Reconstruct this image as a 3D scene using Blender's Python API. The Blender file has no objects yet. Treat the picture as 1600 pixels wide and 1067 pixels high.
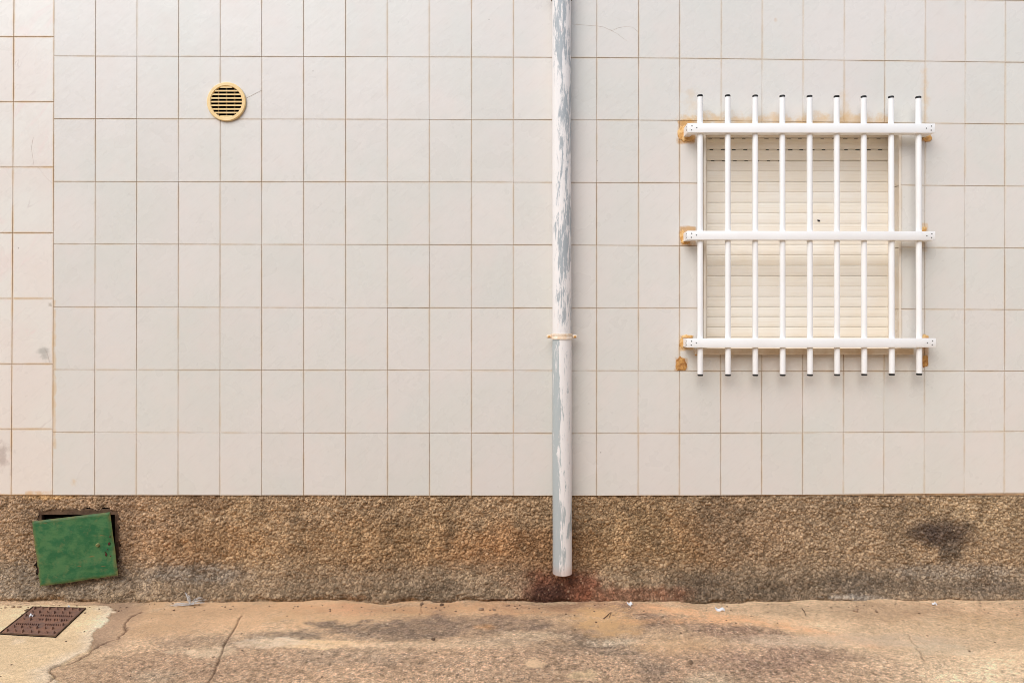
import bpy, bmesh, math, random
import numpy as np
from mathutils import Vector, Matrix

random.seed(7)
rng = np.random.default_rng(11)
SC = bpy.context.scene
COL = SC.collection

# ------------------------------------------------------------------ camera, sky, sun, exposure
S = 326.5                 # photo pixels per metre on the wall plane (wall tiles are 20 x 30 cm)
D = 3.5                   # camera to wall
HC = 443.0 / S            # camera height
cam = bpy.data.cameras.new('camera')
camo = bpy.data.objects.new('camera', cam); COL.objects.link(camo)
camo.location = (0, -D, HC); camo.rotation_euler = (math.radians(90), 0, 0)
cam.sensor_width = 36.0; cam.lens = D / (1600 / S) * 36.0
cam.shift_y = -33.5 / 1600
cam.clip_start = 0.05; cam.clip_end = 500
SC.camera = camo
SC.render.engine = 'CYCLES'; SC.cycles.filter_width = 0.9; SC.cycles.use_denoising = True

SUN_DIR = Vector((-0.42, -0.74, 0.84)).normalized()      # towards the light
el = math.asin(SUN_DIR.z); az = math.atan2(SUN_DIR.x, SUN_DIR.y)
world = bpy.data.worlds.new('World'); SC.world = world; world.use_nodes = True
wn = world.node_tree; wn.nodes.clear()
sky = wn.nodes.new('ShaderNodeTexSky'); sky.sky_type = 'NISHITA'; sky.sun_disc = False
sky.sun_elevation = el; sky.sun_rotation = az % (2 * math.pi)
sky.air_density = 1.0; sky.dust_density = 1.0; sky.ozone_density = 0.6
hs = wn.nodes.new('ShaderNodeHueSaturation'); hs.inputs['Saturation'].default_value = 0.8
bg = wn.nodes.new('ShaderNodeBackground'); bg.inputs['Strength'].default_value = 0.10
wo = wn.nodes.new('ShaderNodeOutputWorld')
wn.links.new(sky.outputs[0], hs.inputs['Color']); wn.links.new(hs.outputs[0], bg.inputs['Color'])
wn.links.new(bg.outputs[0], wo.inputs['Surface'])
sl = bpy.data.lights.new('sun', 'SUN'); sl.energy = 1.3; sl.angle = math.radians(50); sl.color = (1.0, 0.985, 0.965)
so = bpy.data.objects.new('sun', sl); COL.objects.link(so)
so.rotation_euler = SUN_DIR.to_track_quat('Z', 'Y').to_euler()
SC.view_settings.view_transform = 'Standard'; SC.view_settings.look = 'None'
SC.view_settings.gamma = 1.0; SC.view_settings.use_curve_mapping = False
SC.view_settings.exposure = 0.93

# ------------------------------------------------------------------ helpers
def lin(c):
    c = np.asarray(c, float) / 255.0
    return np.where(c <= 0.04045, c / 12.92, ((c + 0.055) / 1.055) ** 2.4)
def L(r, g, b, k=1.0):
    v = lin((r, g, b)) * k
    return (float(v[0]), float(v[1]), float(v[2]), 1.0)
def W(px, py, Y=0.0):
    """world point on the plane at depth Y that the photo shows at px, py"""
    f = (D + Y) / D
    return Vector(((px - 800) / S * f, Y, HC + (500 - py) / S * f))
GZ = 0.02
def G(px, py, z=GZ):
    """world point on the ground"""
    d = (HC - z) * S * D / (py - 500)
    return Vector(((px - 800) / S * d / D, d - D, z))

def tag(o, label=None, cat=None, group=None, kind=None):
    if label: o['label'] = label
    if cat: o['category'] = cat
    if group: o['group'] = group
    if kind: o['kind'] = kind
    return o
def empty(name, loc=(0, 0, 0), parent=None):
    o = bpy.data.objects.new(name, None); COL.objects.link(o); o.location = loc
    o.empty_display_size = 0.1
    if parent: o.parent = parent
    return o
def link(name, me, mat, parent=None, loc=(0, 0, 0), smooth=False):
    o = bpy.data.objects.new(name, me); COL.objects.link(o); o.location = loc
    if mat and not me.materials: me.materials.append(mat)
    if parent: o.parent = parent
    if smooth: me.polygons.foreach_set('use_smooth', [True] * len(me.polygons))
    return o
def mesh(name, verts, faces):
    me = bpy.data.meshes.new(name); me.from_pydata([tuple(v) for v in verts], [], faces); me.update(); return me
def bmobj(name, bm, mat, parent=None, loc=(0, 0, 0), smooth=False):
    me = bpy.data.meshes.new(name); bmesh.ops.recalc_face_normals(bm, faces=bm.faces); bm.to_mesh(me); bm.free()
    o = link(name, me, mat, parent, loc)
    if smooth:
        for p in me.polygons: p.use_smooth = True
        try: me.set_sharp_from_angle(angle=math.radians(40))
        except Exception: pass
    return o
def box(bm, x0, x1, y0, y1, z0, z1, bevel=0.0):
    r = bmesh.ops.create_cube(bm, size=1.0)
    vs = r['verts']
    for v in vs:
        v.co = Vector((x0 if v.co.x < 0 else x1, y0 if v.co.y < 0 else y1, z0 if v.co.z < 0 else z1))
    if bevel > 0:
        es = list({e for v in vs for e in v.link_edges})
        bmesh.ops.bevel(bm, geom=es, offset=bevel, segments=2, profile=0.5, affect='EDGES')
def lathe(bm, prof, n=24, axis='Z', cx=0, cy=0, cz=0, a0=0.0):
    """prof: list of (r, t) along the axis"""
    rings = []
    for r, t in prof:
        ring = []
        for i in range(n):
            a = a0 + 2 * math.pi * i / n
            c, s = r * math.cos(a), r * math.sin(a)
            p = (cx + c, cy + s, cz + t) if axis == 'Z' else ((cx + c, cy + t, cz + s) if axis == 'Y' else (cx + t, cy + c, cz + s))
            ring.append(bm.verts.new(p))
        rings.append(ring)
    for a, b in zip(rings, rings[1:]):
        for i in range(n):
            bm.faces.new((a[i], a[(i + 1) % n], b[(i + 1) % n], b[i]))
    return rings

_lat = {}
def vnoise(x, y, f, seed=0):
    if seed not in _lat: _lat[seed] = np.random.default_rng(seed + 100).random((256, 256))
    t = _lat[seed]
    x = np.asarray(x) * f + 57.3; y = np.asarray(y) * f + 91.7
    xi = np.floor(x).astype(int); yi = np.floor(y).astype(int)
    u = x - xi; v = y - yi; u = u * u * (3 - 2 * u); v = v * v * (3 - 2 * v)
    a = t[xi & 255, yi & 255]; b = t[(xi + 1) & 255, yi & 255]
    c = t[xi & 255, (yi + 1) & 255]; d = t[(xi + 1) & 255, (yi + 1) & 255]
    return (a * (1 - u) + b * u) * (1 - v) + (c * (1 - u) + d * u) * v
def fbm(x, y, f, seed=0, o=4, g=0.5):
    s = 0; a = 1; n = 0
    for i in range(o):
        s = s + a * vnoise(x, y, f * 2 ** i, seed + i * 13); n += a; a *= g
    return s / n
def sstep(a, b, x):
    t = np.clip((x - a) / (b - a), 0, 1); return t * t * (3 - 2 * t)
def segdist(X, Y, pts):
    d = np.full(np.shape(X), 1e9)
    for (ax, ay), (bx, by) in zip(pts, pts[1:]):
        vx, vy = bx - ax, by - ay
        t = np.clip(((X - ax) * vx + (Y - ay) * vy) / (vx * vx + vy * vy + 1e-12), 0, 1)
        d = np.minimum(d, np.hypot(X - ax - t * vx, Y - ay - t * vy))
    return d
def inpoly(X, Y, pts):
    ins = np.zeros(np.shape(X), bool)
    n = len(pts)
    for i in range(n):
        (ax, ay), (bx, by) = pts[i], pts[(i + 1) % n]
        c = ((ay > Y) != (by > Y)) & (X < (bx - ax) * (Y - ay) / (by - ay + 1e-12) + ax)
        ins ^= c
    return ins

# ------------------------------------------------------------------ node helpers
class N:
    def __init__(self, name):
        self.m = bpy.data.materials.new(name); self.m.use_nodes = True
        self.t = self.m.node_tree; self.t.nodes.clear()
        self.out = self.t.nodes.new('ShaderNodeOutputMaterial')
        self.b = self.t.nodes.new('ShaderNodeBsdfPrincipled')
        self.t.links.new(self.b.outputs[0], self.out.inputs['Surface'])
    def put(self, sock, v):
        if isinstance(v, bpy.types.NodeSocket): self.t.links.new(v, sock)
        elif v is not None: sock.default_value = v
    def set(self, **k):
        for a, v in k.items(): self.put(self.b.inputs[a.replace('_', ' ')], v)
        return self
    def node(self, ty, ins=None, out=0, **props):
        n = self.t.nodes.new('ShaderNode' + ty)
        for a, v in props.items(): setattr(n, a, v)
        for a, v in (ins or {}).items(): self.put(n.inputs[a], v)
        return n.outputs[out]
    def math(self, op, a, b=0.0, c=0.0, clamp=False):
        n = self.t.nodes.new('ShaderNodeMath'); n.operation = op; n.use_clamp = clamp
        self.put(n.inputs[0], a); self.put(n.inputs[1], b); self.put(n.inputs[2], c); return n.outputs[0]
    def ramp(self, v, a, b, lo=0.0, hi=1.0):
        n = self.t.nodes.new('ShaderNodeMapRange'); n.interpolation_type = 'SMOOTHSTEP'
        for i, q in enumerate((v, a, b, lo, hi)): self.put(n.inputs[i], q)
        return n.outputs[0]
    def mix(self, f, a, b, mode='MIX'):
        n = self.t.nodes.new('ShaderNodeMix'); n.data_type = 'RGBA'; n.blend_type = mode
        self.put(n.inputs[0], f); self.put(n.inputs[6], a); self.put(n.inputs[7], b); return n.outputs[2]
    def pos(self): return self.node('NewGeometry')
    def obj(self): return self.node('TexCoord', out='Object')
    def map(self, v, scale=(1, 1, 1), rot=(0, 0, 0), loc=(0, 0, 0)):
        return self.node('Mapping', {'Vector': v, 'Scale': scale, 'Rotation': rot, 'Location': loc})
    def noise(self, v, scale, detail=4.0, rough=0.55, dist=0.0):
        return self.node('TexNoise', {'Vector': v, 'Scale': scale, 'Detail': detail, 'Roughness': rough, 'Distortion': dist})
    def voro(self, v, scale, feat='F1', out=0):
        return self.node('TexVoronoi', {'Vector': v, 'Scale': scale}, out=out, feature=feat)
    def bump(self, h, strength=0.3, dist=0.002, nrm=None):
        n = self.t.nodes.new('ShaderNodeBump')
        n.inputs['Strength'].default_value = strength; n.inputs['Distance'].default_value = dist
        self.put(n.inputs['Height'], h)
        if nrm is not None: self.put(n.inputs['Normal'], nrm)
        self.put(self.b.inputs['Normal'], n.outputs[0]); return n.outputs[0]

def attr(m, name, out='Fac'):
    n = m.t.nodes.new('ShaderNodeAttribute'); n.attribute_name = name; return n.outputs[out]

def stain_or_shade(m, x, z, rect, soft, amp=0.02, seed=0.0, nz=None):
    """0..1 mask of stains or the painted sill shade around a rectangle given in photo pixels on the wall plane"""
    x0, y0, x1, y1 = rect
    cx = ((x0 + x1) / 2 - 800) / S; hx = (x1 - x0) / 2 / S
    cz = HC + (500 - (y0 + y1) / 2) / S; hz = (y1 - y0) / 2 / S
    dx = m.math('MAXIMUM', m.math('SUBTRACT', m.math('ABSOLUTE', m.math('SUBTRACT', x, cx)), hx), 0.0)
    dz = m.math('MAXIMUM', m.math('SUBTRACT', m.math('ABSOLUTE', m.math('SUBTRACT', z, cz)), hz), 0.0)
    d = m.math('SQRT', m.math('ADD', m.math('MULTIPLY', dx, dx), m.math('MULTIPLY', dz, dz)))
    d = m.math('ADD', d, m.math('MULTIPLY', m.math('SUBTRACT', nz, 0.42), m.math('MULTIPLY', soft, 3.2)))
    return m.ramp(d, 0.0, soft, 1.0, 0.0)

# ------------------------------------------------------------------ materials
def tile_material(name, marble=False):
    m = N(name)
    p = m.pos()
    sx = m.t.nodes.new('ShaderNodeSeparateXYZ'); m.put(sx.inputs[0], p); X, Z = sx.outputs[0], sx.outputs[2]
    rnd = m.node('ObjectInfo', out='Random')
    offs = m.node('CombineXYZ', {'X': m.math('MULTIPLY', rnd, 37.0), 'Y': m.math('MULTIPLY', rnd, 11.0), 'Z': m.math('MULTIPLY', rnd, 23.0)})
    q = m.node('VectorMath', {0: p, 1: offs}, operation='ADD')
    n1 = m.noise(p, 2.3, 3); n2 = m.noise(q, 5.0, 3, 0.6); n3 = m.noise(p, 90.0, 3)
    if marble:
        c = m.mix(m.ramp(n1, .35, .65), L(231, 226, 216), L(231, 221, 211))
        wv = m.noise(m.map(m.map(q, (1, 1, 1), (0, math.radians(52), 0)), (2.6, 2.6, 9)), 1.0, 5, .6, 1.2)
        c = m.mix(m.ramp(wv, .56, .72, 0, .55), c, L(232, 213, 205))
        vein = m.math('ABSOLUTE', m.math('SUBTRACT', m.noise(m.map(m.map(q, (1, 1, 1), (0, math.radians(55), 0)), (2.0, 2.0, 7), (0, 0, 0), (3, 1, 5)), 1.0, 4, .5, 0.8), .5))
        c = m.mix(m.math('MULTIPLY', m.ramp(vein, 0.0, .012, .55, 0), m.ramp(n2, .5, .7)), c, L(188, 172, 166))
    else:
        c = m.mix(m.ramp(n1, .36, .64), L(224, 218, 210), L(220, 217, 208))
        c = m.mix(m.ramp(n2, .48, .75, 0, .55), c, L(226, 216, 207))
        c = m.mix(m.ramp(m.noise(q, 3.1, 2), .55, .8, 0, .5), c, L(216, 217, 209))
    br = m.ramp(rnd, 0, 1, .985, 1.012)
    c = m.mix(1.0, c, m.node('CombineXYZ', {'X': br, 'Y': br, 'Z': br}), 'MULTIPLY')
    # diagonal combed glaze
    st = m.noise(m.map(m.map(p, (1, 1, 1), (0, math.radians(42), 0)), (11, 11, 78)), 1.0, 4, .6)
    c = m.mix(m.ramp(st, .50, .80, 0, .17), c, L(186, 177, 166))
    c = m.mix(m.ramp(m.noise(p, 26.0, 5, .7), .40, .90, 0, .12), c, L(196, 188, 178))
    # ochre dirt creeping from the joints
    e = attr(m, 'edge')
    em = m.math('MULTIPLY', m.math('SUBTRACT', 1.0, e), m.ramp(m.noise(p, 7.0, 4, .6), .32, .68, .15 if marble else .02, .75 if marble else .5))
    c = m.mix(em, c, L(216, 182, 132) if marble else L(208, 184, 148))
    # tiny chips and fly specks
    sp = m.ramp(m.voro(q, 5.5), .012, .022, .7, 0)
    c = m.mix(sp, c, L(120, 105, 90))
    if not marble:
        nz = m.noise(p, 16.0, 4, .6)
        och, och2 = L(214, 172, 108), L(196, 146, 78)
        for r, s, k, col in (((1064, 186, 1392, 193), .045, .62, och), ((1060, 190, 1084, 222), .018, .85, och2), ((1064, 356, 1086, 382), .014, .8, och2),
                             ((1064, 526, 1082, 545), .016, .8, och), ((1440, 205, 1452, 219), .012, .7, och2), ((1441, 350, 1448, 392), .012, .5, och),
                             ((1441, 524, 1449, 570), .014, .6, och2), ((1445, 110, 1446, 190), .03, .35, och), ((1318, 150, 1319, 186), .05, .25, och),
                             ((1080, 150, 1082, 180), .07, .25, och), ((1056, 560, 1074, 578), .014, .6, och2), ((1084, 547, 1440, 575), .03, .16, L(190, 160, 130)),  # last entry: soft shadow under the sill, painted into the tile colour
                             ((82, 470, 86, 700), .012, .45, och), ((115, 752, 116, 756), .02, .4, och), ((1211, 30, 1212, 33), .012, .3, och2)):
            c = m.mix(m.math('MULTIPLY', stain_or_shade(m, X, Z, r, s, .05, 0, nz), k), c, col)
    else:
        nz = m.noise(p, 22.0, 4, .6)
        c = m.mix(m.math('MULTIPLY', stain_or_shade(m, X, Z, (68, 550, 72, 556), .045, .035, 0, nz), .55), c, L(150, 150, 142))
        c = m.mix(m.math('MULTIPLY', stain_or_shade(m, X, Z, (-4, 705, 4, 725), .07, .07, 0, nz), .5), c, L(160, 140, 130))
        c = m.mix(m.math('MULTIPLY', stain_or_shade(m, X, Z, (77, 474, 80, 478), .012, .02, 0, nz), .75), c, L(140, 128, 105))
        c = m.mix(m.math('MULTIPLY', stain_or_shade(m, X, Z, (40, 768, 120, 775), .012, .03, 0, nz), .6), c, L(214, 170, 110))
    m.set(Base_Color=c, Roughness=m.ramp(n2, .3, .7, .24, .38), Specular_IOR_Level=.5)
    h = m.math('ADD', m.math('MULTIPLY', st, 1.0), m.math('MULTIPLY', m.noise(p, 14.0, 2), 2.0))
    m.bump(h, .5, .0010)
    return m.m

def simple(name, c1, c2, scale=8.0, rough=.6, bump=.15, dist=.001, spec=.4, metal=0.0, stretch=(1, 1, 1), lo=.35, hi=.65):
    m = N(name); p = m.obj(); v = m.map(p, stretch)
    n = m.noise(v, scale, 5, .6)
    m.set(Base_Color=m.mix(m.ramp(n, lo, hi), c1, c2), Roughness=m.ramp(n, .2, .8, rough - .06, rough + .08), Specular_IOR_Level=spec, Metallic=metal)
    m.bump(m.noise(v, scale * 7, 4, .6), bump, dist)
    return m.m

def vcol_material(name, scale=140.0, rough=.9, kb=.5, fine=.35):
    m = N(name); p = m.pos()
    c = attr(m, 'tint', 'Color'); g = attr(m, 'grain')
    n = m.noise(p, scale, 4, .65)
    v = m.ramp(n, .25, .75, 1 - fine, 1 + fine)
    vv = m.node('CombineXYZ', {'X': v, 'Y': v, 'Z': v})
    c2 = m.mix(m.math('ADD', m.math('MULTIPLY', g, .8), .2), c, m.mix(1.0, c, vv, 'MULTIPLY'))
    m.set(Base_Color=c2, Roughness=rough, Specular_IOR_Level=.2)
    m.bump(m.math('MULTIPLY', n, m.math('ADD', m.math('MULTIPLY', g, .85), .15)), kb, .004)
    return m.m

def pipe_material(name, lower=False):
    m = N(name); p = m.obj()
    sx = m.t.nodes.new('ShaderNodeSeparateXYZ'); m.put(sx.inputs[0], p)
    n = m.noise(m.map(p, (1, 1, .13)), 85.0, 9, .72, .4)
    n2 = m.noise(m.map(p, (1, 1, .22), loc=(3, 2, 1)), 17.0, 3, .5)
    f = m.math('ADD', m.math('MULTIPLY', n, .66), m.math('MULTIPLY', n2, .34))
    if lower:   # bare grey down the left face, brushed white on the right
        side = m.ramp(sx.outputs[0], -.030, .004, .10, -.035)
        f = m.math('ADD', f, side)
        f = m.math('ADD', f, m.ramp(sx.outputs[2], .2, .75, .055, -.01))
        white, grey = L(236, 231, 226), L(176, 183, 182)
    else:
        f = m.math('ADD', f, m.ramp(sx.outputs[0], -.045, -.012, -.09, .0))  # left edge kept whiter: its lit side put into the colour
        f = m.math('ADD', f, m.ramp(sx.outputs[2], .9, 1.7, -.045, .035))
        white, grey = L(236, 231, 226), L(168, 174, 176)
    k = m.ramp(f, .50, .565)
    c = m.mix(k, white, grey)
    c = m.mix(m.ramp(m.noise(m.map(p, (1, 1, .3)), 60.0, 5, .7), .60, .72, 0, .45), c, L(232, 214, 205))
    c = m.mix(m.math('MULTIPLY', m.ramp(m.noise(m.map(p, (1, 1, .12)), 70.0, 5, .7), .62, .7, 0, .5), m.math('SUBTRACT', 1.0, k)), c, L(176, 172, 170))
    if lower: c = m.mix(m.ramp(sx.outputs[2], .0, .06, .4, 0), c, L(206, 168, 150))
    m.set(Base_Color=c, Roughness=m.ramp(k, 0, 1, .62, .5), Specular_IOR_Level=.35)
    m.bump(m.math('ADD', m.math('MULTIPLY', k, -1.0), m.math('MULTIPLY', n, .5)), .35, .0008)
    return m.m

def green_material():
    m = N('worn_green_paint'); p = m.obj()
    n = m.noise(m.map(p, (1, 1, 1.7)), 11.0, 8, .72, .3); n2 = m.noise(p, 22.0, 5, .65)
    c = m.mix(m.ramp(n, .40, .62), L(28, 92, 52), L(70, 114, 68))
    c = m.mix(m.ramp(n2, .52, .72, 0, .55), c, L(112, 118, 70))
    c = m.mix(m.ramp(m.noise(m.map(p, (1, 1, 5)), 18.0, 4), .64, .74, 0, .6), c, L(140, 100, 58))
    e = attr(m, 'edge')
    c = m.mix(m.math('MULTIPLY', m.math('SUBTRACT', 1.0, e), m.ramp(n2, .35, .65, .2, .85)), c, L(118, 104, 56))
    m.set(Base_Color=c, Roughness=m.ramp(n2, .3, .7, .45, .65), Specular_IOR_Level=.4)
    m.bump(m.math('ADD', n, m.math('MULTIPLY', n2, .5)), .3, .002)
    return m.m

def white_paint(name, c1, c2):
    m = N(name); p = m.pos()
    n = m.noise(p, 5.0, 4)
    c = m.mix(m.ramp(n, .4, .7), c1, c2)
    c = m.mix(m.ramp(m.voro(p, 26.0), .010, .02, .5, 0), c, L(150, 140, 125))
    m.set(Base_Color=c, Roughness=.42, Specular_IOR_Level=.45)
    m.bump(m.noise(p, 120.0, 3), .05, .0006)
    return m.m

def slat_material():
    m = N('cream_shutter_plastic'); p = m.obj(); q = m.pos()
    rnd = m.node('ObjectInfo', out='Random')
    sx = m.t.nodes.new('ShaderNodeSeparateXYZ'); m.put(sx.inputs[0], p)
    c = m.mix(m.ramp(m.noise(q, 6.0, 3), .35, .65), L(255, 248, 234), L(254, 244, 226))
    c = m.mix(m.ramp(rnd, 0, 1, 0, .35), c, L(250, 243, 232))
    # dust settled in the fine moulded grooves
    st = m.noise(m.map(q, (2, 2, 260)), 1.0, 2)
    c = m.mix(m.ramp(st, .56, .7, 0, .2), c, L(222, 200, 170))
    m.set(Base_Color=c, Roughness=.5, Specular_IOR_Level=.35)
    m.bump(st, .2, .0008)
    return m.m

def iron_material():
    m = N('rusty_cast_iron'); p = m.obj()
    n = m.noise(p, 26.0, 5, .65); n2 = m.noise(p, 9.0, 3)
    c = m.mix(m.ramp(n, .35, .65), L(130, 98, 84), L(150, 110, 88))
    c = m.mix(m.ramp(n2, .55, .72, 0, .6), c, L(104, 92, 88))
    c = m.mix(m.ramp(n2, .28, .42, .5, 0), c, L(150, 98, 66))
    m.set(Base_Color=c, Roughness=.75, Specular_IOR_Level=.35, Metallic=.15)
    m.bump(m.noise(p, 120.0, 4), .3, .002)
    return m.m

M = dict(
    tile=tile_material('glazed_wall_tile'), marble=tile_material('marble_wall_tile', True),
    grout=simple('stained_grout', L(208, 176, 138), L(158, 128, 102), 9.0, .9, .3, .002, .1),
    core=simple('wall_render_core', L(196, 186, 172), L(180, 170, 156), 5.0, .9),
    plinth=vcol_material('roughcast_render', 330.0, .92, .8, .45),
    ground=vcol_material('worn_concrete', 230.0, .88, .7, .65),
    white=white_paint('white_enamel', L(246, 245, 242), L(242, 240, 236)),
    cap=simple('black_rubber_cap', L(44, 44, 44), L(34, 34, 34), 30, .6),
    screw=simple('dull_steel_screw', L(132, 132, 128), L(104, 102, 98), 60, .45, .1, .0005, .5, .6),
    slat=slat_material(),
    frame=simple('cream_window_frame', L(236, 226, 210), L(230, 216, 196), 7.0, .5, .05),
    sill=simple('stained_cream_sill', L(232, 218, 198), L(216, 192, 160), 9.0, .6, .1),
    dark=simple('dark_void', L(24, 18, 14), L(16, 12, 10), 8.0, .95, .05, .001, .05),
    filler=simple('ochre_filler', L(236, 198, 140), L(206, 152, 88), 40.0, .9, .6, .004, .1),
    filler2=simple('brown_damp_filler', L(214, 164, 98), L(166, 114, 66), 60.0, .9, .7, .004, .1),
    vent=simple('yellowed_vent_plastic', L(244, 216, 160), L(240, 206, 144), 14.0, .5, .04),
    pipe=pipe_material('flaking_painted_pipe'), pipe2=pipe_material('brushed_painted_pipe', True),
    clamp=simple('rusty_cream_clamp', L(242, 228, 208), L(232, 204, 172), 60.0, .55, .2),
    green=green_material(), iron=iron_material(),
    rust=simple('rust_brown_iron', L(112, 88, 68), L(82, 62, 48), 26.0, .85, .4, .002, .2),
    redrust=simple('dark_red_rust', L(92, 34, 26), L(60, 30, 22), 60.0, .85, .3),
    brass=simple('tarnished_brass', L(176, 168, 112), L(120, 124, 78), 60.0, .5, .1, .001, .5, .3),
    hair=simple('hairline_crack_dirt', L(208, 196, 184), L(186, 172, 158), 30.0, .9, 0, .001, .05),
    string=simple('frayed_white_plastic', L(222, 220, 216), L(196, 192, 188), 40.0, .6),
    paper=simple('white_paper_scrap', L(240, 240, 240), L(226, 224, 222), 40.0, .8),
    stone=simple('small_brown_stone', L(168, 140, 112), L(104, 84, 68), 7.0, .9, .4, .002, .2),
    twig=simple('dry_dark_twig', L(96, 74, 58), L(66, 52, 42), 30.0, .9),
)

# ------------------------------------------------------------------ ground (one sheet, fine in front of the wall, coarse far away)
def axis(lo, a, b, hi, step, far):
    out = list(np.arange(a, b + step / 2, step))
    l = [a]; s = step
    while l[-1] > lo: s *= 1.35; l.append(max(lo, l[-1] - s))
    r = [out[-1]]; s = step
    while r[-1] < hi: s *= 1.35; r.append(min(hi, r[-1] + s))
    return np.array(l[:0:-1] + out + r[1:])

def grid_mesh(name, X, Y, Z, keep=None):
    n1, n0 = X.shape
    me = bpy.data.meshes.new(name)
    co = np.stack([X, Y, Z], -1).reshape(-1, 3)
    i = np.arange(n1 * n0).reshape(n1, n0)
    f = np.stack([i[:-1, :-1], i[:-1, 1:], i[1:, 1:], i[1:, :-1]], -1).reshape(-1, 4)
    if keep is not None: f = f[keep.reshape(-1)]
    me.vertices.add(len(co)); me.vertices.foreach_set('co', co.ravel())
    me.loops.add(f.size); me.loops.foreach_set('vertex_index', f.ravel().astype(np.int32))
    me.polygons.add(len(f)); me.polygons.foreach_set('loop_start', np.arange(0, f.size, 4, dtype=np.int32))
    me.polygons.foreach_set('loop_total', np.full(len(f), 4, np.int32))
    me.update(calc_edges=True); me.validate()
    return me
def put_attr(me, tint, grain):
    a = me.attributes.new('tint', 'FLOAT_COLOR', 'POINT')
    t = np.concatenate([tint.reshape(-1, 3), np.ones((tint.size // 3, 1))], 1)
    a.data.foreach_set('color', t.ravel().astype(np.float32))
    b = me.attributes.new('grain', 'FLOAT', 'POINT'); b.data.foreach_set('value', grain.ravel().astype(np.float32))

GK = 1.06      # photo brightness -> albedo on the ground (open to the whole sky)
gx = axis(-80, -2.7, 2.7, 80, .0042, 0); gy = axis(-80, -.92, 0.02, 80, .0042, 0)
GX, GY = np.meshgrid(gx, gy)
warp = fbm(GX, GY, 7, 3, 4) - .5; warp2 = fbm(GX, GY * 2.0, 16, 9, 4) - .5
fine = fbm(GX, GY, 95, 21, 3)
grit = .5 * vnoise(GX, GY, 130, 5) + .5 * vnoise(GX, GY, 210, 6)
brk = sstep(.30, .62, fbm(GX, GY * 1.5, 24, 140, 4))
def blob(px, py, rx, ry, soft=.5, k=1.0):
    c = G(px, py); t = G(px, max(py - ry, 925)); b = G(px, py + ry)
    rX = rx / S; rY = abs(t.y - b.y) / 2
    r = np.hypot((GX - c.x) / rX, (GY - c.y) / rY)
    return sstep(1.05 + soft * .7, 1.0 - soft * .7, r + warp * 1.5 + warp2 * .9) * k * (.55 + .5 * brk)
def poly(pts): return [(G(*q).x, G(*q).y) for q in pts]
def C(*c): return np.array(lin(c)) * GK
T = np.ones(GX.shape + (3,)) * C(200, 166, 128)
R = np.full(GX.shape, .55)
def paint(mask, col, rough=None):
    global T, R
    T = T * (1 - mask[..., None]) + col * mask[..., None]
    if rough is not None: R = R * (1 - mask) + rough * mask
n0 = fbm(GX, GY, 2.2, 40, 5)
paint(sstep(.45, .62, n0) * .5, C(186, 150, 114))
# exposed, grainy concrete in the front middle
near = sstep(G(0, 1000).y, G(0, 1022).y, GY + warp * .10) * sstep(G(1420, 1000).x, G(1250, 1000).x, GX + warp * .4 + (GY + .5) * .5) * sstep(G(120, 1040).x, G(260, 1040).x, GX + warp * .3)
paint(near * .85, C(188, 152, 118), 1.0)
# smooth tan mortar fillet along the wall
paint(blob(430, 958, 330, 22), C(206, 166, 122), .08)
paint(blob(760, 951, 360, 9, .6), C(204, 158, 114), .1)
paint(blob(300, 972, 120, 26, .6), C(204, 164, 122), .15)
paint(blob(560, 953, 40, 9, 1, .6), C(212, 160, 118))
# dark damp, worn bands
paint(blob(600, 984, 112, 17, .35, .85), C(142, 120, 98) * .88, .75)
paint(blob(700, 976, 130, 15, .5, .75), C(150, 124, 102) * .88, .7)
paint(blob(455, 994, 70, 8, .5, .8), C(142, 122, 100) * .88, .6)
paint(blob(330, 1000, 80, 13, .7, .55), C(156, 130, 106) * .88, .8)
paint(blob(780, 985, 60, 15, .7, .6), C(158, 130, 104) * .88, .7)
paint(blob(560, 1022, 90, 14, .9, .45), C(140, 124, 104) * .88, 1)
paint(blob(905, 985, 60, 13, .8, .65), C(134, 112, 94) * .88, .8)
paint(blob(955, 1006, 90, 16, .8, .6), C(134, 116, 98) * .88, 1)
paint(blob(1085, 974, 90, 12, .8, .6), C(140, 114, 96) * .88, .8)
paint(blob(1160, 988, 110, 12, .8, .5), C(160, 124, 98) * .88, .9)
paint(blob(1210, 1030, 130, 34, .8, .65), C(160, 128, 106) * .88, 1)
paint(blob(1110, 1045, 100, 16, .9, .5), C(166, 134, 106) * .88, 1)
paint(blob(860, 1040, 120, 34, .9, .4), C(162, 134, 106) * .88, 1)
paint(blob(1330, 1028, 80, 22, .9, .5), C(170, 136, 110) * .88, 1)
paint(blob(250, 1050, 110, 20, .9, .4), C(172, 138, 108) * .88, 1)
paint(blob(900, 948, 110, 7, .9, .55), C(140, 108, 86) * .88, .5)
def band(pts, w, soft, k):
    P = poly(pts); d = segdist(GX, GY * 1.0, P) / w + warp * 1.6 + warp2 * 1.1
    return sstep(1 + soft, 1 - soft, d) * k * (.5 + .55 * brk)
paint(band([(985, 957), (1060, 972), (1160, 986), (1250, 1002), (1330, 1022), (1400, 1050), (1430, 1075)], .085, .6, .75), C(150, 120, 96), .95)
paint(band([(880, 990), (930, 1000), (985, 1018), (1020, 1040)], .06, .7, .6), C(134, 114, 94), 1)
paint(band([(1180, 1035), (1240, 1050), (1300, 1070)], .09, .7, .5), C(158, 126, 104), 1)
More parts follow.
